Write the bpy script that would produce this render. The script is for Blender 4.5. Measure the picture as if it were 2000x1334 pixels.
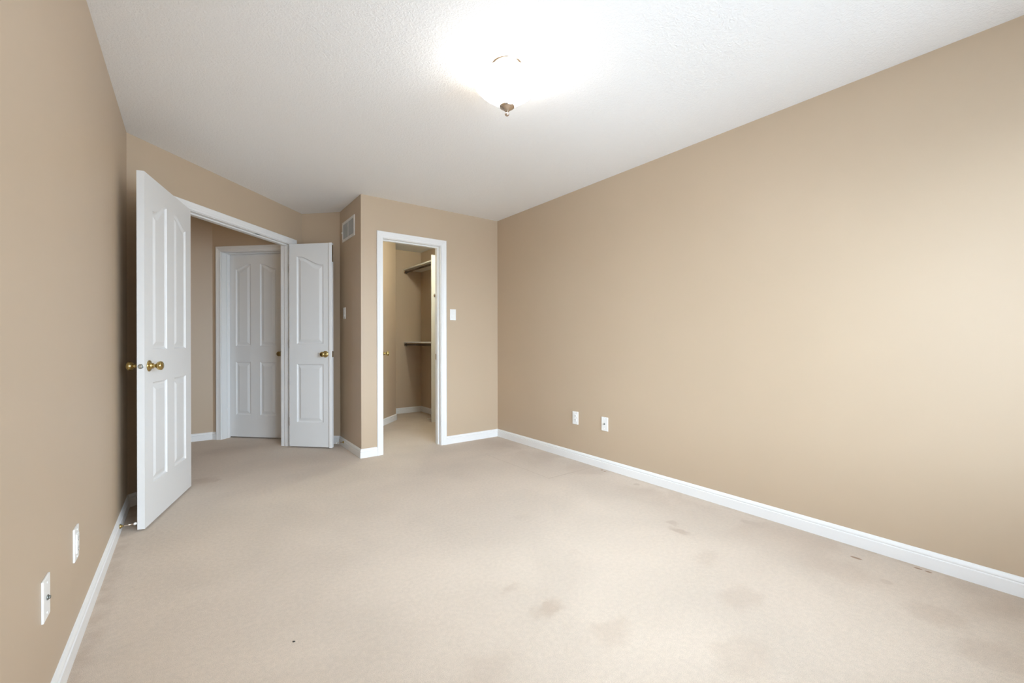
import bpy, bmesh, math
from mathutils import Vector, Matrix
from mathutils.geometry import tessellate_polygon

scene = bpy.context.scene
C = scene.collection
for o in list(bpy.data.objects):
    bpy.data.objects.remove(o)

# ------------------------------------------------------------------ camera
F, YAW, PIT, ROL, HC = 843.167, math.radians(36.7198), math.radians(-0.0553), math.radians(-0.1036), 1.0786
fw = Vector((math.sin(YAW) * math.cos(PIT), math.cos(YAW) * math.cos(PIT), math.sin(PIT)))
rt = Vector((math.cos(YAW), -math.sin(YAW), 0))
up = rt.cross(fw)
rt2 = rt * math.cos(ROL) + up * math.sin(ROL)
up2 = -rt * math.sin(ROL) + up * math.cos(ROL)
cam_data = bpy.data.cameras.new('camera')
cam = bpy.data.objects.new('camera', cam_data)
C.objects.link(cam)
cam.matrix_world = Matrix(((rt2.x, up2.x, -fw.x, 0), (rt2.y, up2.y, -fw.y, 0), (rt2.z, up2.z, -fw.z, HC), (0, 0, 0, 1)))
cam_data.sensor_width = 36
cam_data.lens = F / 2000 * 36
cam_data.clip_start = 0.02
scene.camera = cam

# ------------------------------------------------------------------ world, exposure
world = bpy.data.worlds.new('daylight')
scene.world = world
world.use_nodes = True
wn, wl = world.node_tree.nodes, world.node_tree.links
bg = wn['Background']
SKY, HORIZON, GROUND = 10.2, 10.5, 5.4      # overcast sky, the houses and trees at the horizon, the ground outside
wtc = wn.new('ShaderNodeTexCoord')
wsep = wn.new('ShaderNodeSeparateXYZ')
wl.new(wtc.outputs['Generated'], wsep.inputs[0])
def wmap(a, c, lo, hi):
    n = wn.new('ShaderNodeMapRange')
    n.interpolation_type = 'SMOOTHSTEP'
    for k, v in zip(('From Min', 'From Max', 'To Min', 'To Max'), (a, c, lo, hi)): n.inputs[k].default_value = v
    wl.new(wsep.outputs['Z'], n.inputs['Value'])
    return n.outputs[0]
w1 = wmap(0.22, 0.34, 0.0, SKY - HORIZON)
w2 = wmap(-0.03, 0.03, GROUND, HORIZON)
wadd = wn.new('ShaderNodeMath')
wl.new(w1, wadd.inputs[0]); wl.new(w2, wadd.inputs[1])
bg.inputs[0].default_value = (0.738, 0.85, 1.02, 1)
wl.new(wadd.outputs[0], bg.inputs[1])
LAMP = 7.0          # emission of the frosted bowl
CLOSET_LAMP = 105.0
HALL_FILL = 8.0
scene.view_settings.view_transform = 'Standard'
scene.view_settings.look = 'None'
scene.view_settings.gamma = 1
scene.view_settings.exposure = 1.26
scene.view_settings.use_curve_mapping = False
scene.cycles.use_denoising = True
scene.cycles.max_bounces = 14
scene.cycles.diffuse_bounces = 8
scene.cycles.transparent_max_bounces = 8
scene.cycles.sample_clamp_indirect = 6

WX0, WX1, WZ0, WZ1, YB = 0.30, 2.60, 0.50, 2.12, -0.60      # window in the back wall

# ------------------------------------------------------------------ materials
def mat(name, col, rough=0.6, metal=0.0, spec=0.5, bump=None, var=0.0, var_scale=3.0, emit=None):
    m = bpy.data.materials.new(name)
    m.use_nodes = True
    nt = m.node_tree
    b = nt.nodes['Principled BSDF']
    b.inputs['Base Color'].default_value = (*col, 1)
    b.inputs['Roughness'].default_value = rough
    b.inputs['Metallic'].default_value = metal
    b.inputs['Specular IOR Level'].default_value = spec
    tc = nt.nodes.new('ShaderNodeTexCoord')
    if var:
        n = nt.nodes.new('ShaderNodeTexNoise')
        n.inputs['Scale'].default_value = var_scale
        n.inputs['Detail'].default_value = 4
        nt.links.new(tc.outputs['Object'], n.inputs['Vector'])
        r = nt.nodes.new('ShaderNodeMapRange')
        r.inputs['From Min'].default_value, r.inputs['From Max'].default_value = 0.3, 0.7
        r.inputs['To Min'].default_value, r.inputs['To Max'].default_value = 1 - var, 1 + var
        nt.links.new(n.outputs['Fac'], r.inputs['Value'])
        v = nt.nodes.new('ShaderNodeVectorMath')
        v.operation = 'SCALE'
        v.inputs[0].default_value = col
        nt.links.new(r.outputs[0], v.inputs['Scale'])
        nt.links.new(v.outputs[0], b.inputs['Base Color'])
    if bump:
        sc, st, dist = bump
        n = nt.nodes.new('ShaderNodeTexNoise')
        n.inputs['Scale'].default_value = sc
        n.inputs['Detail'].default_value = 3
        nt.links.new(tc.outputs['Object'], n.inputs['Vector'])
        bp = nt.nodes.new('ShaderNodeBump')
        bp.inputs['Strength'].default_value = st
        bp.inputs['Distance'].default_value = dist
        nt.links.new(n.outputs['Fac'], bp.inputs['Height'])
        nt.links.new(bp.outputs[0], b.inputs['Normal'])
    if emit:
        b.inputs['Emission Color'].default_value = (*emit[0], 1)
        b.inputs['Emission Strength'].default_value = emit[1]
    return m

M = {}
M['wall'] = mat('beige_wall_paint', (0.53, 0.415, 0.296), 0.42, spec=0.42, bump=(260, 0.05, 0.001), var=0.012, var_scale=2.0)
M['trim'] = mat('white_trim_paint', (0.84, 0.84, 0.83), 0.35, spec=0.45, bump=(90, 0.02, 0.001))
M['door'] = mat('white_door_paint', (0.76, 0.76, 0.75), 0.38, spec=0.45, bump=(140, 0.03, 0.001))
M['plastic'] = mat('white_plastic', (0.86, 0.86, 0.84), 0.3, spec=0.5, var=0.01)
M['brass'] = mat('polished_brass', (0.52, 0.395, 0.165), 0.18, metal=1.0, var=0.05, var_scale=30)
M['brass_dark'] = mat('aged_brass', (0.32, 0.235, 0.10), 0.28, metal=1.0, var=0.08, var_scale=40)
M['nickel'] = mat('brushed_nickel', (0.62, 0.52, 0.43), 0.22, metal=1.0, var=0.04, var_scale=40)
M['chrome'] = mat('chrome', (0.75, 0.75, 0.74), 0.12, metal=1.0, var=0.02, var_scale=30)
M['steel'] = mat('zinc_steel', (0.33, 0.35, 0.33), 0.35, metal=1.0, var=0.05, var_scale=60)
M['dark'] = mat('dark_gap', (0.02, 0.018, 0.015), 0.7, var=0.1, var_scale=40)
M['duct'] = mat('grey_duct_shadow', (0.09, 0.09, 0.085), 0.7, var=0.05, var_scale=40)
M['vent'] = mat('white_vent_enamel', (0.78, 0.77, 0.74), 0.4, var=0.01)
M['slat'] = mat('grey_vent_slats', (0.50, 0.49, 0.46), 0.45, var=0.02)
M['rod'] = mat('dark_bronze_rod', (0.13, 0.10, 0.075), 0.35, metal=1.0, var=0.05, var_scale=40)
M['melamine'] = mat('white_melamine', (0.80, 0.80, 0.75), 0.35, spec=0.45, var=0.01)
M['rubber'] = mat('white_rubber', (0.82, 0.80, 0.76), 0.5, var=0.01)
M['patch'] = mat('pale_matte', (0.75, 0.70, 0.60), 0.7, var=0.03, var_scale=60)
M['lint'] = mat('black_lint', (0.02, 0.018, 0.015), 0.8, var=0.2, var_scale=300)
M['bowl'] = mat('lit_frosted_glass', (0.9, 0.9, 0.88), 0.3, emit=((1.0, 0.96, 0.91), LAMP), var=0.01)
M['bowl_inside'] = mat('frosted_glass_inside', (0.9, 0.9, 0.88), 0.4, emit=((1.0, 0.96, 0.91), LAMP * 0.32), var=0.01)
M['closet_bulb'] = mat('lit_closet_globe', (0.9, 0.9, 0.85), 0.3, emit=((0.92, 1.0, 0.88), CLOSET_LAMP), var=0.01)
M['hall_fill_bulb'] = mat('hall_fill_globe', (0.9, 0.9, 0.85), 0.3, emit=((1.0, 0.74, 0.46), HALL_FILL), var=0.01)
M['ext'] = mat('plain_plaster', (0.6, 0.58, 0.55), 0.8, var=0.02)

# ceiling: white paint over a fine splatter texture
def ceiling_mat():
    m = bpy.data.materials.new('stippled_ceiling_paint')
    m.use_nodes = True
    nt = m.node_tree
    b = nt.nodes['Principled BSDF']
    b.inputs['Base Color'].default_value = (0.87, 0.868, 0.862, 1)
    b.inputs['Roughness'].default_value = 0.75
    b.inputs['Specular IOR Level'].default_value = 0.25
    tc = nt.nodes.new('ShaderNodeTexCoord')
    n = nt.nodes.new('ShaderNodeTexNoise')
    n.inputs['Scale'].default_value = 75
    n.inputs['Detail'].default_value = 3
    n.inputs['Distortion'].default_value = 1.0
    nt.links.new(tc.outputs['Object'], n.inputs['Vector'])
    r = nt.nodes.new('ShaderNodeValToRGB')
    r.color_ramp.elements[0].position, r.color_ramp.elements[1].position = 0.42, 0.62
    nt.links.new(n.outputs['Fac'], r.inputs[0])
    bp = nt.nodes.new('ShaderNodeBump')
    bp.inputs['Strength'].default_value = 0.35
    bp.inputs['Distance'].default_value = 0.003
    nt.links.new(r.outputs[0], bp.inputs['Height'])
    nt.links.new(bp.outputs[0], b.inputs['Normal'])
    return m
M['ceiling'] = ceiling_mat()

# carpet: cut pile with wear, soil lines along the skirting, stains and a patched seam
def carpet_mat():
    m = bpy.data.materials.new('beige_cut_pile_carpet')
    m.use_nodes = True
    nt = m.node_tree
    N, L = nt.nodes, nt.links
    b = N['Principled BSDF']
    b.inputs['Roughness'].default_value = 0.95
    b.inputs['Specular IOR Level'].default_value = 0.08
    b.inputs['Sheen Weight'].default_value = 0.15
    b.inputs['Sheen Roughness'].default_value = 0.5
    tc = N.new('ShaderNodeTexCoord')
    P = tc.outputs['Object']
    def math_(op, a, c=None, clamp=False):
        n = N.new('ShaderNodeMath'); n.operation = op; n.use_clamp = clamp
        for i, x in enumerate((a, c)):
            if x is None: continue
            if isinstance(x, (int, float)): n.inputs[i].default_value = x
            else: L.new(x, n.inputs[i])
        return n.outputs[0]
    def noise(scale, detail=3, dist=0.0, vec=P):
        n = N.new('ShaderNodeTexNoise')
        n.inputs['Scale'].default_value = scale; n.inputs['Detail'].default_value = detail
        n.inputs['Distortion'].default_value = dist
        L.new(vec, n.inputs['Vector'])
        return n
    def ramp(x, a, c, lo=0.0, hi=1.0):
        n = N.new('ShaderNodeMapRange'); n.interpolation_type = 'SMOOTHSTEP'
        n.inputs['From Min'].default_value = a; n.inputs['From Max'].default_value = c
        n.inputs['To Min'].default_value = lo; n.inputs['To Max'].default_value = hi
        L.new(x, n.inputs['Value'])
        return n.outputs[0]
    # wobbling coordinates so that no stain has a clean outline
    wob = noise(9, 4)
    sub = N.new('ShaderNodeVectorMath'); sub.operation = 'SUBTRACT'
    L.new(wob.outputs['Color'], sub.inputs[0]); sub.inputs[1].default_value = (0.5, 0.5, 0.5)
    sca = N.new('ShaderNodeVectorMath'); sca.operation = 'SCALE'; sca.inputs['Scale'].default_value = 0.16
    L.new(sub.outputs[0], sca.inputs[0])
    add = N.new('ShaderNodeVectorMath'); add.operation = 'ADD'
    L.new(P, add.inputs[0]); L.new(sca.outputs[0], add.inputs[1])
    W = add.outputs[0]
    sep = N.new('ShaderNodeSeparateXYZ'); L.new(P, sep.inputs[0])
    total = None
    def acc(x, k):
        nonlocal total
        x = math_('MULTIPLY', x, k)
        total = x if total is None else math_('MAXIMUM', total, x)
    def blob(x, y, rx, ry, k, vec=W, soft=0.35, rot=0.0):
        mp = N.new('ShaderNodeMapping'); mp.vector_type = 'TEXTURE'
        mp.inputs['Location'].default_value = (x, y, 0)
        mp.inputs['Rotation'].default_value = (0, 0, rot)
        mp.inputs['Scale'].default_value = (rx, ry, 1)
        L.new(vec, mp.inputs['Vector'])
        ln = N.new('ShaderNodeVectorMath'); ln.operation = 'LENGTH'
        L.new(mp.outputs[0], ln.inputs[0])
        acc(ramp(ln.outputs['Value'], 1.0, soft, 0.0, 1.0), k)
    for s in ((1.16, 1.30, .10, .05, .30), (2.215, 1.40, .05, .10, .34), (2.29, 1.47, .03, .05, .25), (2.65, 1.20, .05, .09, .22),
              (1.25, 1.08, .12, .09, .15), (1.86, .88, .16, .11, .16), (2.05, 1.14, .12, .09, .12), (1.10, 1.52, .05, .04, .16),
              (1.50, .70, .18, .12, .13), (.78, 1.18, .16, .11, .11), (2.45, .72, .16, .22, .16), (2.35, .37, .12, .12, .18),
              (2.2, .2, .14, .14, .15), (1.57, 1.57, .05, .05, .08), (1.63, 2.08, .05, .06, .07), (.08, 4.12, .12, .10, .22),
              (.15, 4.07, .05, .05, .22), (.3, 5.1, .3, .25, .12), (.75, 4.3, .35, .3, .08), (2.5, 3.6, .2, .15, .12),
              (2.0, 5.3, .4, .35, .16), (2.3, 5.6, .3, .2, .14)):
        blob(*s)
    # furniture dents in the pile, their shade painted as dark spots
    for x, y, rx, ry, k in ((2.757, 2.443, .016, .012, .95), (2.746, 2.402, .014, .012, .95), (2.646, .696, .012, .030, .9),
                            (2.757, .489, .009, .020, .95), (2.755, .452, .009, .016, .95), (2.49, .545, .03, .03, .22), (2.688, 2.04, .03, .03, .25)):
        blob(x, y, rx, ry, k, vec=P, soft=0.6)
    # soil line along the skirting at the left and right walls
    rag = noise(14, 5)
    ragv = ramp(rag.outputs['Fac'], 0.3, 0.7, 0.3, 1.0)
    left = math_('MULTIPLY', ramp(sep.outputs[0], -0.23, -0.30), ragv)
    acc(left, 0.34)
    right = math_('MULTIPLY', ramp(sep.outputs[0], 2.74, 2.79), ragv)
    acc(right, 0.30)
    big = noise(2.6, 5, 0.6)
    band = math_('MULTIPLY', ramp(sep.outputs[0], 2.25, 2.7), ramp(big.outputs['Fac'], 0.38, 0.62))  # broad right band: soil, with shade painted into the carpet colour
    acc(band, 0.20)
    # patched seam: an L of two straight cuts
    wx = N.new('ShaderNodeSeparateXYZ'); L.new(P, wx.inputs[0])
    def seam(axis, pos, lo, hi, k, w=0.004):
        a = sep.outputs[axis]; o = sep.outputs[1 - axis]
        d = math_('ABSOLUTE', math_('SUBTRACT', a, pos))
        msk = math_('MULTIPLY', ramp(d, w, w * 0.3), math_('MULTIPLY', math_('GREATER_THAN', o, lo), math_('LESS_THAN', o, hi)))
        acc(msk, k)
    seam(1, 2.545, 2.254, 2.77, 0.40, 0.006)
    seam(0, 2.258, 2.545, 3.40, 0.22, 0.006)
    # blotchy wear and pile speckle
    wear = noise(1.7, 6, 0.4)
    fine = noise(420, 2)
    mid = noise(55, 4)
    base = (0.62, 0.52, 0.42)
    k1 = ramp(wear.outputs['Fac'], 0.3, 0.7, 0.95, 1.05)
    k2 = ramp(fine.outputs['Fac'], 0.25, 0.75, 0.86, 1.12)
    k3 = ramp(mid.outputs['Fac'], 0.25, 0.75, 0.96, 1.04)
    k = math_('MULTIPLY', math_('MULTIPLY', k1, k2), k3)
    v = N.new('ShaderNodeVectorMath'); v.operation = 'SCALE'
    v.inputs[0].default_value = base
    L.new(k, v.inputs['Scale'])
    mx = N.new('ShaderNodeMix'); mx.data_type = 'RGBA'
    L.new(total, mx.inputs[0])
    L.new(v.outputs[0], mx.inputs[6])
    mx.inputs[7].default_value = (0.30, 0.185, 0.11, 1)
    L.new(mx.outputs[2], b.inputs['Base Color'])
    bp = N.new('ShaderNodeBump'); bp.inputs['Strength'].default_value = 0.45; bp.inputs['Distance'].default_value = 0.004
    h = math_('ADD', math_('MULTIPLY', fine.outputs['Fac'], 1.0), math_('MULTIPLY', mid.outputs['Fac'], 1.0))
    L.new(h, bp.inputs['Height'])
    L.new(bp.outputs[0], b.inputs['Normal'])
    return m
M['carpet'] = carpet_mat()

def glass_mat():
    m = bpy.data.materials.new('window_glass')
    m.use_nodes = True
    nt = m.node_tree
    nt.nodes.remove(nt.nodes['Principled BSDF'])
    tr = nt.nodes.new('ShaderNodeBsdfTransparent')
    tr.inputs[0].default_value = (0.96, 0.98, 0.97, 1)
    gl = nt.nodes.new('ShaderNodeBsdfGlossy')
    gl.inputs['Roughness'].default_value = 0.02
    fr = nt.nodes.new('ShaderNodeFresnel')
    mx = nt.nodes.new('ShaderNodeMixShader')
    nt.links.new(fr.outputs[0], mx.inputs[0])
    nt.links.new(tr.outputs[0], mx.inputs[1])
    nt.links.new(gl.outputs[0], mx.inputs[2])
    nt.links.new(mx.outputs[0], nt.nodes['Material Output'].inputs['Surface'])
    return m
M['glass'] = glass_mat()

# ------------------------------------------------------------------ mesh helpers
def bm_new(): return bmesh.new()

def box(bm, x0, x1, y0, y1, z0, z1, bevel=0.0, seg=2):
    vs = [bm.verts.new(p) for p in ((x0, y0, z0), (x1, y0, z0), (x1, y1, z0), (x0, y1, z0), (x0, y0, z1), (x1, y0, z1), (x1, y1, z1), (x0, y1, z1))]
    fs = [bm.faces.new([vs[i] for i in f]) for f in ((0, 3, 2, 1), (4, 5, 6, 7), (0, 1, 5, 4), (1, 2, 6, 5), (2, 3, 7, 6), (3, 0, 4, 7))]
    if bevel:
        es = set(e for f in fs for e in f.edges)
        bmesh.ops.bevel(bm, geom=list(es), offset=bevel, segments=seg, affect='EDGES', profile=0.6)

def prism(bm, poly, z0, z1):
    lo = [bm.verts.new((x, y, z0)) for x, y in poly]
    hi = [bm.verts.new((x, y, z1)) for x, y in poly]
    bm.faces.new(lo[::-1]); bm.faces.new(hi)
    n = len(poly)
    for i in range(n):
        bm.faces.new((lo[i], lo[(i + 1) % n], hi[(i + 1) % n], hi[i]))

def lathe(bm, prof, mtx=None, seg=32, cap0=True, cap1=True):
    """prof: (radius, height along local z)"""
    mtx = mtx or Matrix.Identity(4)
    rings = []
    for r, h in prof:
        rings.append([bm.verts.new(mtx @ Vector((r * math.cos(2 * math.pi * k / seg), r * math.sin(2 * math.pi * k / seg), h))) for k in range(seg)])
    fs = []
    for a, c in zip(rings, rings[1:]):
        for k in range(seg):
            fs.append(bm.faces.new((a[k], a[(k + 1) % seg], c[(k + 1) % seg], c[k])))
    if cap0: bm.faces.new(rings[0][::-1])
    if cap1: bm.faces.new(rings[-1])
    for f in fs: f.smooth = True

def axis(o, d):
    """matrix placing local +z along d, origin o"""
    return Matrix.Translation(Vector(o)) @ Vector(d).to_track_quat('Z', 'Y').to_matrix().to_4x4()

def link(name, bm, m, parent=None, mtx=None, smooth=False):
    bmesh.ops.recalc_face_normals(bm, faces=bm.faces[:])
    me = bpy.data.meshes.new(name)
    bm.to_mesh(me); bm.free()
    if smooth:
        for p in me.polygons: p.use_smooth = True
    me.materials.append(M[m] if isinstance(m, str) else m)
    o = bpy.data.objects.new(name, me)
    C.objects.link(o)
    if parent: o.parent = parent
    if mtx is not None: o.matrix_basis = mtx
    return o

def frame(ox, oy, dx, dy, oz=0.0):
    """local x along (dx,dy), local y = x turned left, z up"""
    l = math.hypot(dx, dy); dx /= l; dy /= l
    return Matrix(((dx, -dy, 0, ox), (dy, dx, 0, oy), (0, 0, 1, oz), (0, 0, 0, 1)))

def empty(name, mtx, label=None, cat=None, group=None, kind=None):
    o = bpy.data.objects.new(name, None)
    o.empty_display_size = 0.1
    C.objects.link(o)
    o.matrix_world = mtx
    tag(o, label, cat, group, kind)
    return o

def tag(o, label=None, cat=None, group=None, kind=None):
    if label: o['label'] = label
    if cat: o['category'] = cat
    if group: o['group'] = group
    if kind: o['kind'] = kind
    return o

def struct(name, bm, m, mtx=None, label=None, cat=None):
    return tag(link(name, bm, m, None, mtx), label, cat, None, 'structure')

def copy_tree(o, parent=None):
    c = o.copy(); C.objects.link(c)
    if parent: c.parent = parent
    for ch in list(o.children): copy_tree(ch, c)
    return c

# ------------------------------------------------------------------ room plan (metres)
H = 2.44
XR, XL, YC, XS = 2.8013, -0.3285, 4.0303, 1.2671
D, S = 4.0768, 5.9953                    # entrance wall y-x, short wall x+y
R2 = math.sqrt(0.5)
T = 0.12
YCB, XCR, D2 = 6.17, 2.855, 3.44         # closet back, closet right, closet slanted wall
YH = 5.795                               # hall wall

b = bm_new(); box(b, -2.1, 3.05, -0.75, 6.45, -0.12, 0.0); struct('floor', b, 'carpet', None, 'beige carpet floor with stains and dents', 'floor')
b = bm_new(); box(b, -2.1, 3.05, -0.75, 6.45, H, H + 0.12); struct('ceiling', b, 'ceiling', None, 'white stippled ceiling', 'ceiling')

b = bm_new(); box(b, XR, XR + T, YB, YC + T, 0, H); struct('wall_right', b, 'wall', None, 'long beige right wall', 'wall')

def wall_open(name, mtx, a1, t, o0, o1, oz0, oz1, label, a0=0.0):
    b = bm_new()
    box(b, a0, o0, 0, t, 0, H); box(b, o1, a1, 0, t, 0, H)
    box(b, o0, o1, 0, t, oz1, H)
    if oz0 > 0: box(b, o0, o1, 0, t, 0, oz0)
    return struct(name, b, 'wall', mtx, label, 'wall')

# back and left walls; left window is added, unseen, to brighten the near room
BACK_WINDOW, LEFT_FILL_WINDOW = True, True
def window(name, mtx, a0, a1, z0, z1, label):
    """local x along the wall, local y outwards"""
    win = empty(name, mtx, label, 'window', None, 'structure')
    b = bm_new()
    m_ = (a0 + a1) / 2
    for (x0, x1, za, zb) in ((a0, a0 + .05, z0, z1), (a1 - .05, a1, z0, z1), (a0 + .05, a1 - .05, z0, z0 + .05), (a0 + .05, a1 - .05, z1 - .05, z1),
                             (m_ - .03, m_ + .03, z0 + .05, z1 - .05)):
        box(b, x0, x1, .04, .11, za, zb)
    link('window_frame', b, 'trim', win)
    for x0, x1 in ((a0 + .05, m_ - .03), (m_ + .03, a1 - .05)):
        b = bm_new(); box(b, x0, x1, .074, .078, z0 + .05, z1 - .05); link('pane', b, 'glass', win)
    b = bm_new(); box(b, a0 - .04, a1 + .04, -.03, .04, z0 - .03, z0, 0.005); link('window_sill', b, 'trim', win)
    pl = bpy.data.lights.new('window_portal', 'AREA')        # only guides the sampling of the sky through the opening
    pl.shape = 'RECTANGLE'
    pl.size, pl.size_y = a1 - a0, z1 - z0
    pl.cycles.is_portal = True
    po = bpy.data.objects.new('window_portal', pl)
    C.objects.link(po)
    po.matrix_world = mtx @ Matrix.Translation((m_, .125, (z0 + z1) / 2)) @ Matrix.Rotation(math.radians(-90), 4, 'X')
fb = frame(XR + T, YB, -1, 0)           # local x runs to -X, local y to -Y
LB = XR - XL + 2 * T
if BACK_WINDOW:
    wall_open('wall_back', fb, LB, T, XR + T - WX1, XR + T - WX0, WZ0, WZ1, 'beige back wall with the window')
    window('window_1', fb, XR + T - WX1, XR + T - WX0, WZ0, WZ1, 'white framed window in the back wall')
else:
    b = bm_new(); box(b, 0, LB, 0, T, 0, H); struct('wall_back', b, 'wall', fb, 'beige back wall', 'wall')
fl_ = frame(XL, YB, 0, 1)               # local x along +Y, local y to -X
LY0, LY1, LZ0, LZ1 = 0.65, 1.37, 0.60, 2.0
LL = XL + D + 0.05 - YB
if LEFT_FILL_WINDOW:
    wall_open('wall_left', fl_, LL, T, LY0, LY1, LZ0, LZ1, 'beige left wall')
    window('fill_window', fl_, LY0, LY1, LZ0, LZ1, 'added unseen window in the left wall, lighting the near end')
else:
    b = bm_new(); box(b, 0, LL, 0, T, 0, H); struct('wall_left', b, 'wall', fl_, 'beige left wall', 'wall')

# entrance wall (45 degrees) with the double-door opening
fe = frame(XL, XL + D, 1, 1)
LE = math.hypot((S - D) / 2 - XL, (S - D) / 2 - XL)
EA0, EA1, EZ = 0.3755, 1.6546, 2.072
wall_open('wall_entrance', fe, LE + 0.0, T, EA0 - .018, EA1 + .018, 0, EZ + .018, 'beige slanted wall with the double doorway', a0=-0.1)

# short slanted wall between entrance and closet side
xk, yk = (S - D) / 2, (S + D) / 2
f_short = frame(xk, yk, 1, -1)
LS = math.hypot(XS - xk, XS - xk)
b = bm_new(); box(b, -0.0, LS + .05, 0, T, 0, H); struct('wall_short', b, 'wall', f_short, 'narrow beige slanted wall right of the doorway', 'wall')
# closet side wall and closet front wall
b = bm_new(); prism(b, [(XS, YC), (XS + T, YC + .001), (XS + T, S - XS + .05), (XS + .03, S - XS + .05), (XS, S - XS)], 0, H); struct('wall_closet_side', b, 'wall', None, 'beige side of the closet with the vent', 'wall')
fc = frame(XS, YC, 1, 0)
CA0, CA1, CZ = 1.475 - XS, 2.083 - XS, 2.062
wall_open('wall_closet_front', fc, XR - XS + .1, T, CA0 - .018, CA1 + .018, 0, CZ + .018, 'beige closet front wall', a0=0.0005)
# closet interior
b = bm_new(); prism(b, [(1.387, 1.387 + D2), (2.265, 2.265 + D2), (2.265, YCB + .1), (2.15, YCB + .1), (2.15, 2.15 + D2 + .13), (1.30, 1.30 + D2 + .09), (1.30, 1.30 + D2)], 0, H)
struct('wall_closet_slant', b, 'wall', None, 'beige slanted wall inside the closet', 'wall')
b = bm_new(); box(b, 2.20, XCR + T, YCB, YCB + T, 0, H); struct('wall_closet_back', b, 'wall', None, 'beige back wall of the closet', 'wall')
b = bm_new(); box(b, XCR, XCR + T, YC + T, YCB + .01, 0, H); struct('wall_closet_right', b, 'wall', None, 'beige right wall of the closet', 'wall')

# hall
fh = frame(0.2, YH, 1, -1)              # hall door wall, viewer on local -y
HA0, HA1, HZ = 0.113, 0.829, 2.060
LH = (0.872 - 0.2) / R2
wall_open('wall_hall_door', fh, LH, T, HA0 - .018, HA1 + .018, 0, HZ + .018, 'beige hall wall with the far door', a0=0.0)
b = bm_new(); box(b, -2.0, 0.2, YH, YH + T, 0, H); struct('wall_hall_back', b, 'wall', None, 'beige hall wall facing the doorway', 'wall')
b = bm_new(); box(b, -2.0, XL - T + .005, 3.45, 3.57, 0, H); struct('wall_hall_front', b, 'ext', None, 'near wall of the hall', 'wall')
f_end = frame(-1.98, 3.45, 0, 1)
b = bm_new(); box(b, 0, 2.97, 0, T, 0, H); struct('wall_hall_end', b, 'ext', f_end, 'end wall of the hall', 'wall')
b = bm_new(); box(b, -1.98, 2.16, 6.30, 6.42, 0, H); struct('wall_far', b, 'ext', None, 'outer wall behind the hall', 'wall')

# ------------------------------------------------------------------ skirting
BASE = [(0.0, 0.0), (0.013, 0.0), (0.013, 0.055), (0.0085, 0.058), (0.0085, 0.0605), (0.0112, 0.064), (0.0105, 0.070), (0.006, 0.080), (0.0, 0.083)]
def sweep(name, pts, i, mtx=None, closed=False, label=None):
    """skirting along segment i of a polyline, room on the left side of travel, mitred at both ends"""
    n = len(pts)
    def nrm(a, c):
        d = (Vector(c) - Vector(a)).normalized()
        return Vector((-d.y, d.x))
    def off(j):
        k0 = (j - 1) % n if closed else j - 1
        segs = []
        if k0 >= 0: segs.append(nrm(pts[k0], pts[j]))
        if j + 1 < n or closed: segs.append(nrm(pts[j], pts[(j + 1) % n]))
        if len(segs) == 1: return segs[0]
        m = segs[0] + segs[1]
        return m / (1 + segs[0].dot(segs[1]))
    b = bm_new()
    rings = []
    for j in (i, (i + 1) % n):
        o = off(j)
        rings.append([b.verts.new((pts[j][0] + o.x * t, pts[j][1] + o.y * t, z)) for t, z in BASE])
    for k in range(len(BASE) - 1):
        b.faces.new((rings[0][k], rings[0][k + 1], rings[1][k + 1], rings[1][k]))
    b.faces.new(rings[0]); b.faces.new(rings[1][::-1])
    b.faces.new((rings[0][0], rings[1][0], rings[1][-1], rings[0][-1]))
    return struct(name, b, 'trim', mtx, label, 'baseboard')

def on_e(a): return (XL + a * R2, XL + D + a * R2)
CW = 0.062                                  # casing width incl. reveal
p1 = [(XS + CA0 - CW, YC), (XS, YC), (XS, S - XS), (xk, yk), on_e(EA1 + CW)]
for i, nme in enumerate(('baseboard_closet_corner', 'baseboard_closet_side', 'baseboard_short', 'baseboard_entrance_right')):
    sweep(nme, p1, i, label='white skirting, ' + nme[10:].replace('_', ' '))
p2 = [on_e(EA0 - CW), (XL, XL + D), (XL, YB), (XR, YB), (XR, YC), (XS + CA1 + CW, YC)]
for i, nme in enumerate(('baseboard_entrance_left', 'baseboard_left', 'baseboard_back', 'baseboard_right', 'baseboard_closet_front')):
    sweep(nme, p2, i, label='white skirting, ' + nme[10:].replace('_', ' '))
p3 = [(XCR, YC + T + .02), (XCR, YCB), (2.265, YCB)]
sweep('baseboard_closet_right', p3, 0, label='white skirting on the closet right wall')
sweep('baseboard_closet_back', p3, 1, label='white skirting on the closet back wall')
p4 = [(2.265, YCB), (2.265, 2.265 + D2), (1.40, 1.40 + D2)]
sweep('baseboard_closet_end', p4, 0, label='white skirting round the closet corner')
sweep('baseboard_closet_slant', p4, 1, label='white skirting on the slanted closet wall')
hd = lambda a: (0.2 + a * R2, YH - a * R2)
p5 = [hd(HA0 - CW), (0.2, YH), (-1.98, YH)]
sweep('baseboard_hall_door', p5, 0, label='short white skirting beside the hall door')
sweep('baseboard_hall_back', p5, 1, label='white skirting on the hall wall')

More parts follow.
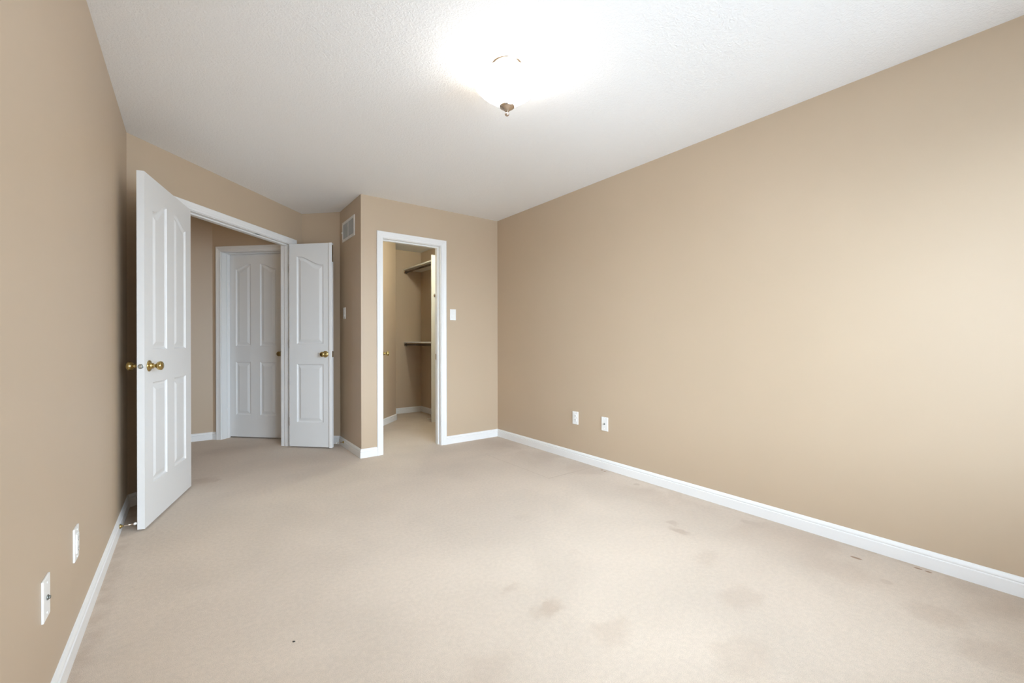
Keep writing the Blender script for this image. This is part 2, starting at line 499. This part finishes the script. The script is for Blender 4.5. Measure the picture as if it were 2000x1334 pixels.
# ------------------------------------------------------------------ door casings and jambs
CAS = [(0.0, 0.0), (0.0, 0.009), (0.003, 0.011), (0.018, 0.011), (0.021, 0.013), (0.030, 0.0135), (0.040, 0.017), (0.052, 0.018), (0.057, 0.015), (0.057, 0.0)]
def casing_bm(b, x0, x1, zt, yface, sgn):
    """three mitred boards round an opening; profile grows towards sgn*y"""
    rings = []
    for (px, pz, ox, oz) in ((x0, 0.0, -1, 0), (x0, zt, -1, 1), (x1, zt, 1, 1), (x1, 0.0, 1, 0)):
        rings.append([b.verts.new((px + ox * w, yface + sgn * h, pz + oz * w)) for w, h in CAS])
    for r0, r1 in zip(rings, rings[1:]):
        for k in range(len(CAS)):
            k2 = (k + 1) % len(CAS)
            b.faces.new((r0[k], r0[k2], r1[k2], r1[k]))
    b.faces.new(rings[0]); b.faces.new(rings[-1])

def door_frame(name, mtx, a0, a1, zt, stop, label):
    """casing on both faces, jamb lining and stop (stop = (y0,y1) or None)"""
    root = empty(name, mtx, label, 'door frame', None, 'structure')
    b = bm_new(); casing_bm(b, a0 - .005, a1 + .005, zt + .005, 0.0, -1); link('casing', b, 'trim', root)
    b = bm_new(); casing_bm(b, a0 - .005, a1 + .005, zt + .005, T, 1); link('casing', b, 'trim', root)
    b = bm_new()
    box(b, a0 - .018, a0, 0, T, 0, zt); box(b, a1, a1 + .018, 0, T, 0, zt); box(b, a0 - .018, a1 + .018, 0, T, zt, zt + .018)
    link('jamb', b, 'trim', root)
    if stop:
        s0, s1 = stop
        b = bm_new()
        w = .011
        box(b, a0, a0 + w, s0, s1, 0, zt, .002, 1); box(b, a1 - w, a1, s0, s1, 0, zt, .002, 1); box(b, a0 + w, a1 - w, s0, s1, zt - w, zt, .002, 1)
        link('stop', b, 'trim', root)
    return root

tr1 = door_frame('trim_1', fe, EA0, EA1, EZ, (.040, .075), 'white casing of the double doorway')
tr2 = door_frame('trim_2', fc, CA0, CA1, CZ, (.045, .080), 'white casing of the closet doorway')
tr3 = door_frame('trim_3', fh, HA0, HA1, HZ, (.068, .103), 'white casing of the far hall door')
# strike plates on the jambs
b = bm_new(); box(b, CA1 - .0015, CA1 + .001, .082, .112, .885, .945); link('strike_plate', b, 'brass_dark', tr2)
b = bm_new(); box(b, EA0 + .80, EA0 + .845, .012, .034, EZ - .0015, EZ + .002); link('strike_plate', b, 'steel', tr1)

# ------------------------------------------------------------------ moulded doors
def leaf_bm(w, z0, z1, t, panels, flip):
    """flat slab with pressed raised panels on both faces. local x from hinge edge, faces y=0 and y=-t (or +t with flip)"""
    b = bm_new()
    RINGS = ((0.0, 0.0), (0.004, 0.0055), (0.010, 0.0100), (0.015, 0.0105), (0.020, 0.0100), (0.043, 0.0022), (0.047, 0.0016))
    def outline(p, d):
        x0, x1, za, zl, zr = p
        pts = [(x0 + d, za + d), (x1 - d, za + d)]
        N = 14
        for k in range(N + 1):
            u = 1 - k / N
            s = u
            if zl != zr:
                e = min(1, max(0, (u - 0.06) / 0.88)); s = e * e * (3 - 2 * e)
            x = x0 + d + (x1 - x0 - 2 * d) * u
            pts.append((x, zl + (zr - zl) * s - d * 1.05))
        return pts
    def face(yf, sg):
        outer = [(0, z0), (w, z0), (w, z1), (0, z1)]
        loops = [outer] + [outline(p, 0)[::-1] for p in panels]
        ov = [b.verts.new((x, yf, z)) for x, z in outer]
        pv = []
        for p in panels:
            rings = []
            for d, dep in RINGS:
                rings.append([b.verts.new((x, yf - sg * dep, z)) for x, z in outline(p, d)])
            pv.append(rings)
            for r0, r1 in zip(rings, rings[1:]):
                n = len(r0)
                for k in range(n):
                    b.faces.new((r0[k], r0[(k + 1) % n], r1[(k + 1) % n], r1[k]))
            b.faces.new(rings[-1])
        flat = list(ov)
        for rings in pv: flat += rings[0][::-1]
        tris = tessellate_polygon([[Vector((x, z, 0)) for x, z in l] for l in loops])
        for tri in tris:
            try: b.faces.new([flat[i] for i in tri])
            except ValueError: pass
        return ov
    s = 1 if flip else -1
    fa = face(0.0, -s)
    fb_ = face(s * t, s)
    for k in range(4):
        b.faces.new((fa[k], fa[(k + 1) % 4], fb_[(k + 1) % 4], fb_[k]))
    return b

KNOB = [(.0165, .018), (.0105, .024), (.0105, .033), (.0135, .036), (.020, .040), (.0255, .048), (.0265, .055), (.0245, .062), (.018, .067), (.008, .069), (.0005, .0692)]
ROSE = [(.033, .0), (.033, .003), (.0305, .006), (.022, .009), (.0165, .014), (.0165, .020)]
def knob(parent, x, y, z, d, m='brass'):
    k = bm_new(); lathe(k, KNOB, None, 28)
    kn = link('door_knob', k, m, parent, axis((x, y, z), d))
    r = bm_new(); lathe(r, ROSE, None, 28)
    link('rose', r, m, kn)
    return kn

def hinge(parent, x, y, z, m='brass_dark', r=.0065):
    b = bm_new(); lathe(b, [(r, -.044), (r, .044)], Matrix.Translation((x, y, z)), 14)
    lathe(b, [(r * .5, .044), (r * .9, .047), (.001, .051)], Matrix.Translation((x, y, z)), 14)
    return link('hinge', b, m, parent)

TD = 0.035
# left leaf of the entrance, standing open against the left wall
d1 = empty('door_1', frame(.0053, 3.979, -.272, -.962), 'wide white four-panel door leaf standing open beside the left wall', 'door', None, 'structure')
W1 = .7845
b = leaf_bm(W1, .012, 2.052, TD, [(.110, .330, 1.033, 1.928, 1.862), (.454, .674, 1.033, 1.862, 1.928)][:0] +
            [(.108, .328, 1.033, 1.866, 1.932), (.452, .670, 1.033, 1.932, 1.858), (.108, .328, .243, .838, .838), (.452, .670, .243, .838, .838)], False)
link('door_leaf', b, 'door', d1)
knob(d1, W1 - .060, 0, .938, (0, 1, 0)); knob(d1, W1 - .060, -TD, .938, (0, -1, 0))
b = bm_new(); lathe(b, [(.0135, -.002), (.0135, .0012), (.0105, .0016), (.0102, .0006)], axis((W1, -TD / 2, .938), (1, 0, 0)), 24)
lt = link('latch', b, 'steel', d1)
b = bm_new(); box(b, W1, W1 + .0045, -TD / 2 - .006, -TD / 2 + .006, .931, .945, .0015); link('latch_bolt', b, 'chrome', lt)
for z in (.25, 1.05, 1.82): hinge(d1, -.004, -TD - .006, z)

# narrow right leaf of the entrance
d2 = empty('door_2', frame(.8105, 4.8785, 1, -1), 'narrow white two-panel door leaf standing open right of the doorway', 'door', None, 'structure')
W2 = .452
b = leaf_bm(W2, .014, 2.068, TD, [(.083, .374, 1.053, 1.942, 1.853), (.083, .374, .258, .850, .850)], True)
link('door_leaf', b, 'door', d2)
b = bm_new()
box(b, W2 - .012, W2 + .020, -.011, -.0003, .010, 2.068, .004, 2)
box(b, W2 + .0002, W2 + .011, -.0003, TD, .010, 2.068, .002, 1)
ast = link('astragal', b, 'trim', d2)
knob(d2, W2 - .055, 0, .950, (0, -1, 0)); knob(d2, W2 - .055, TD, .950, (0, 1, 0))
b = bm_new(); box(b, W2 + .0105, W2 + .0122, .006, .030, .920, .980); link('strike_plate', b, 'brass', ast)
b = bm_new(); box(b, W2 + .0105, W2 + .0118, .006, .030, 1.880, 2.050); link('flush_bolt', b, 'brass_dark', ast)
for z in (.25, 1.05, 1.82): hinge(d2, -.006, TD + .007, z)
for z in (.265, 1.055, 1.825):
    b = bm_new(); box(b, -.0045, -.0005, .002, .030, z - .044, z + .044); link('hinge_leaf', b, 'brass_dark', d2)

# far hall door, closed
d3 = empty('door_3', fh @ Matrix.Translation((HA0 + .003, .1035, 0)), 'closed white four-panel door at the far side of the hall', 'door', None, 'structure')
W3 = .710
u = HA0 + .003
b = leaf_bm(W3, .015, 2.051, TD, [(.197 - u, .382 - u, 1.028, 1.889, 1.943), (.497 - u, .690 - u, 1.028, 1.943, 1.889), (.197 - u, .382 - u, .260, .850, .850), (.497 - u, .690 - u, .260, .850, .850)], True)
link('door_leaf', b, 'door', d3)
knob(d3, .765 - u, 0, .944, (0, -1, 0), 'brass_dark'); knob(d3, .765 - u, TD, .944, (0, 1, 0), 'brass_dark')

# closet door, swung into the closet
th = math.radians(70)
px, py = 1.475 + .003 + .036 * math.sin(th), YC + T + .006 - .036 * math.cos(th)
d4 = empty('door_4', frame(px, py, math.cos(th), math.sin(th)), 'white door swung into the closet, only its brass knob showing', 'door', None, 'structure')
W4 = .600
b = leaf_bm(W4, .014, 2.05, TD, [(.095, .262, 1.04, 1.87, 1.93), (.338, .505, 1.04, 1.93, 1.87), (.095, .262, .25, .84, .84), (.338, .505, .25, .84, .84)], True)
link('door_leaf', b, 'door', d4)
knob(d4, W4 - .058, 0, .945, (0, -1, 0)); knob(d4, W4 - .058, TD, .945, (0, 1, 0))
for z in (.25, 1.05, 1.82): hinge(d4, -.006, TD + .003, z)

# ------------------------------------------------------------------ ceiling light
LXC, LYC = 1.2555, 1.721
cl = empty('ceiling_light', Matrix.Translation((LXC, LYC, H)), 'lit ceiling light with frosted glass bowl and nickel finial', 'ceiling light')
b = bm_new(); lathe(b, [(.078, 0), (.078, -.006), (.070, -.012), (.060, -.022), (.020, -.026)], None, 40); link('canopy', b, 'nickel', cl)
b = bm_new(); lathe(b, [(.008, -.026), (.008, -.19)], None, 16); link('stem', b, 'nickel', cl)
b = bm_new()
out = [(.162, -.086), (.164, -.090), (.161, -.098), (.152, -.112), (.136, -.129), (.114, -.147), (.090, -.164), (.066, -.179), (.044, -.191), (.027, -.199), (.014, -.203)]
inn = [(max(r - .005, .010), h + .005) for r, h in out[::-1]]
lathe(b, out + inn, None, 56, cap0=False, cap1=False)
# close the rim
gb = link('glass_bowl', b, 'bowl', cl, smooth=True)
gb.data.materials.append(M['bowl_inside'])
for i, p in enumerate(gb.data.polygons):
    if i // 56 >= len(out) - 1: p.material_index = 1
b = bm_new(); lathe(b, [(.018, -.190), (.033, -.197), (.037, -.203), (.036, -.209), (.029, -.214), (.018, -.220), (.012, -.227), (.009, -.231), (.007, -.234)], None, 28)
fin = link('finial', b, 'nickel', cl)
b = bm_new(); lathe(b, [(.005, -.232), (.0095, -.236), (.0115, -.242), (.0095, -.248), (.005, -.252), (.0005, -.253)], None, 20); link('finial_ball', b, 'nickel', fin)

# closet lamp, out of sight above the doorway
kl = empty('closet_light', Matrix.Translation((2.33, 4.45, H)), 'small globe light on the closet ceiling behind the door header', 'ceiling light')
b = bm_new(); lathe(b, [(.055, 0), (.055, -.02), (.045, -.025)], None, 24); link('lamp_holder', b, 'plastic', kl)
b = bm_new(); lathe(b, [(.030, -.025), (.045, -.035), (.055, -.055), (.055, -.075), (.045, -.095), (.025, -.108), (.001, -.112)], None, 24); link('globe', b, 'closet_bulb', kl)

# added lamp, unseen left of the doorway, to brighten the hall
hl = empty('hall_fill_light', Matrix.Translation((-0.9, 5.0, H)), 'added unseen warm globe light on the hall ceiling left of the doorway', 'ceiling light')
b = bm_new(); lathe(b, [(.055, 0), (.055, -.02), (.045, -.025)], None, 24); link('lamp_holder', b, 'plastic', hl)
b = bm_new(); lathe(b, [(.030, -.025), (.060, -.040), (.075, -.070), (.075, -.100), (.060, -.130), (.030, -.148), (.001, -.152)], None, 24); link('globe', b, 'hall_fill_bulb', hl)

# ------------------------------------------------------------------ wall plates
def plate_bm(w=.070, h=.116, t=.006):
    b = bm_new(); box(b, -w / 2, w / 2, -t, 0, -h / 2, h / 2, .0025, 2); return b
def screw(parent, z, t=.006):
    b = bm_new(); lathe(b, [(.0032, 0), (.0030, .0012), (.001, .0016)], axis((0, -t, z), (0, -1, 0)), 12); return link('screw', b, 'plastic', parent)
def wall_mtx(x, y, z, nx, ny):
    """local -y points into the room along (nx,ny)"""
    return frame(x, y, -ny, nx, z)

def duplex(mtx, label, group):
    r = empty('power_outlet', mtx, label, 'outlet', group)
    link('cover_plate', plate_bm(), 'plastic', r)
    for s in (-1, 1):
        b = bm_new()
        pts = []
        for k in range(28):
            a = 2 * math.pi * k / 28
            pts.append((max(-.0165, min(.0165, .0185 * math.cos(a))), max(-.0135, min(.0135, .0185 * math.sin(a))) + s * .0195))
        lo = [b.verts.new((x, -.006, z)) for x, z in pts]; hi = [b.verts.new((x * .96, -.0085, s * .0195 + (z - s * .0195) * .96)) for x, z in pts]
        b.faces.new(hi)
        for k in range(28): b.faces.new((lo[k], lo[(k + 1) % 28], hi[(k + 1) % 28], hi[k]))
        sk = link('socket', b, 'plastic', r)
        for x, hh in ((-.0065, .0045), (.0065, .0038)):
            b = bm_new(); box(b, x - .001, x + .001, -.0088, -.0084, s * .0195 + .001 - hh + .003, s * .0195 + .001 + hh + .003); link('slot', b, 'dark', sk)
        b = bm_new(); box(b, -.0022, .0022, -.0088, -.0084, s * .0195 - .010, s * .0195 - .006); link('ground_hole', b, 'dark', sk)
    screw(r, 0)
    return r

def decora(mtx, name, label, cat, group, rocker):
    r = empty(name, mtx, label, cat, group)
    link('cover_plate', plate_bm(), 'plastic', r)
    b = bm_new()
    if rocker:
        pts = [(-.006, -.033), (-.0105, -.033), (-.0065, 0.0), (-.0085, .033), (-.006, .033)]
        l = [b.verts.new((-.0165, y, z)) for y, z in pts]; q = [b.verts.new((.0165, y, z)) for y, z in pts]
        b.faces.new(l); b.faces.new(q[::-1])
        for k in range(5): b.faces.new((l[k], q[k], q[(k + 1) % 5], l[(k + 1) % 5]))
        link('rocker', b, 'plastic', r)
    else:
        box(b, -.0165, .0165, -.0095, -.005, -.033, .033, .0015, 2)
        sk = link('socket', b, 'plastic', r)
        for s in (-1, 1):
            for x in (-.0065, .0065):
                b = bm_new(); box(b, x - .001, x + .001, -.0098, -.0094, s * .018 - .003, s * .018 + .005); link('slot', b, 'dark', sk)
            b = bm_new(); box(b, -.0022, .0022, -.0098, -.0094, s * .018 - .010, s * .018 - .006); link('ground_hole', b, 'dark', sk)
    screw(r, .048); screw(r, -.048)
    return r

def coax(mtx, label, group, long):
    r = empty('cable_wall_plate', mtx, label, 'wall plate', group)
    link('cover_plate', plate_bm(), 'plastic', r)
    b = bm_new()
    lathe(b, [(.0075, 0), (.0075, .003)], axis((0, -.006, 0), (0, -1, 0)), 6)
    lathe(b, [(.0047, .003), (.0047, .010 + long), (.0035, .010 + long), (.0035, .006 + long)], axis((0, -.006, 0), (0, -1, 0)), 18)
    link('cable_socket', b, 'steel', r)
    screw(r, .042); screw(r, -.042)
    return r

decora(wall_mtx(XL, 2.150, .366, 1, 0), 'power_outlet', 'white outlet plate low on the left wall, nearer the open door', 'outlet', None, False)
coax(wall_mtx(XL, 1.750, .362, 1, 0), 'white cable plate with protruding metal connector, low on the left wall', None, -.003)
duplex(wall_mtx(XR, 2.793, .382, -1, 0), 'white duplex outlet low on the right wall, nearer the far corner', None)
coax(wall_mtx(XR, 2.447, .379, -1, 0), 'white cable plate with small dark connector, low on the right wall', None, 0)
decora(wall_mtx(2.2265, YC, 1.358, 0, -1), 'light_switch', 'white rocker switch right of the closet doorway', 'light switch', None, True)
decora(wall_mtx(XS, 4.555, 1.366, -1, 0), 'light_switch', 'white rocker switch on the closet side wall below the vent', 'light switch', None, True)

# ------------------------------------------------------------------ air vent on the closet side wall
vt = empty('air_vent', wall_mtx(XS, 4.412, 2.195, -1, 0), 'white two-bay air vent grille high on the closet side wall', 'vent')
b = bm_new()
VW, VH = .402, .200
box(b, -VW / 2, VW / 2, -.008, 0, VH / 2 - .026, VH / 2, .002, 1); box(b, -VW / 2, VW / 2, -.008, 0, -VH / 2, -VH / 2 + .026, .002, 1)
box(b, -VW / 2, -VW / 2 + .026, -.008, 0, -VH / 2 + .02, VH / 2 - .02, .002, 1); box(b, VW / 2 - .026, VW / 2, -.008, 0, -VH / 2 + .02, VH / 2 - .02, .002, 1)
box(b, -.006, .006, -.007, 0, -VH / 2 + .02, VH / 2 - .02)
link('grille_frame', b, 'vent', vt)
b = bm_new()
for s in (-1, 1):
    for k in range(20):
        x = s * (.011 + k * .0085)
        m_ = Matrix.Translation((x, -.0035, 0)) @ Matrix.Rotation(math.radians(-8), 4, 'Z')
        vs = [b.verts.new(m_ @ Vector(p)) for p in ((-.0006, -.0022, -.076), (.0006, -.0022, -.076), (.0006, .0018, -.076), (-.0006, .0018, -.076), (-.0006, -.0022, .076), (.0006, -.0022, .076), (.0006, .0018, .076), (-.0006, .0018, .076))]
        for f in ((0, 3, 2, 1), (4, 5, 6, 7), (0, 1, 5, 4), (1, 2, 6, 5), (2, 3, 7, 6), (3, 0, 4, 7)): b.faces.new([vs[i] for i in f])
link('louvre', b, 'slat', vt)
b = bm_new(); box(b, -VW / 2 + .02, VW / 2 - .02, -.0012, -.0002, -VH / 2 + .02, VH / 2 - .02); link('duct_opening', b, 'duct', vt)
b = bm_new(); box(b, -VW / 2 + .008, -VW / 2 + .014, -.016, -.007, -.012, .004, .001, 1); link('damper_lever', b, 'vent', vt)

# ------------------------------------------------------------------ door stops
def stop(mtx, label, L):
    r = empty('door_stop', mtx, label, 'door stop')
    Q = lambda o: axis(o, (0, -1, 0))
    b = bm_new(); lathe(b, [(.0125, 0), (.012, .004), (.008, .009), (.005, .014)], Q((0, 0, 0)), 20); link('mounting_base', b, 'brass', r)
    b = bm_new(); lathe(b, [(.0036, .010), (.0036, L - .012)], Q((0, 0, 0)), 14); link('rod', b, 'nickel', r)
    b = bm_new(); lathe(b, [(.0055, L - .013), (.0068, L - .010), (.0068, L - .002), (.005, L)], Q((0, 0, 0)), 18); link('rubber_tip', b, 'rubber', r)
    return r
stop(wall_mtx(XL + .013, 3.225, .052, 1, 0), 'small brass door stop with white tip on the left skirting behind the open door', .072)
stop(wall_mtx(XS - .013, 4.553, .052, -1, 0), 'small brass door stop with white tip on the closet side skirting', .078)

# ------------------------------------------------------------------ closet fittings
XF, YP = 2.571, 5.232
pn = bm_new(); box(pn, XF, XCR - .0005, YP, YP + .016, 0.0005, 2.228, .001, 1)
tag(link('divider_panel', pn, 'melamine'), 'tall white divider panel standing in the closet right of the shelves', 'panel')
def shelf(z, label):
    r = empty('closet_shelf', Matrix.Translation((XF, YP + .0165, z)), label, 'shelf')
    b = bm_new(); box(b, 0, XCR - XF - .001, 0, YCB - YP - .0175, -.019, 0, .001, 1); link('shelf_board', b, 'melamine', r)
    return r
shelf(2.160, 'upper white closet shelf, near the closet ceiling')
shelf(1.072, 'lower white closet shelf, at mid height')
def rod(x, y0, y1, z, label):
    r = empty('closet_rod', Matrix.Translation((x, y0, z)), label, 'clothes rod')
    L = y1 - y0
    b = bm_new(); lathe(b, [(.0125, .002), (.0125, L - .002)], axis((0, 0, 0), (0, 1, 0)), 20); link('tube', b, 'rod', r)
    for y, d in ((0, 1), (L, -1)):
        b = bm_new(); lathe(b, [(.026, 0), (.026, .004), (.0185, .006), (.0185, .016), (.0150, .016), (.0150, .003)], axis((0, y, 0), (0, d, 0)), 24); link('rod_socket', b, 'chrome', r)
    return r
rod(2.605, YP + .017, YCB - .0005, 2.113, 'metal clothes rod under the upper closet shelf')
rod(2.605, YP + .017, YCB - .0005, 1.025, 'metal clothes rod under the lower closet shelf')
rod(2.625, YC + T + .001, YP - .001, 1.690, 'metal clothes rod fixed to the near face of the divider panel')
b = bm_new(); prism(b, [(2.630, 5.49), (2.72, 5.47), (2.735, 5.53), (2.66, 5.56)], .0008, .004)  # thin pale four-sided piece on the closet floor
tag(link('pale_patch', b, 'patch'), 'small pale scrap lying on the closet carpet behind the divider panel', 'patch')
b = bm_new(); lathe(b, [(.001, -.004), (.0022, -.002), (.0024, .001), (.001, .005)], axis((.296, 1.709, .003), (.8, -.6, .1)), 8)
tag(link('lint_speck', b, 'lint'), 'tiny black speck on the open carpet in the foreground', 'speck')
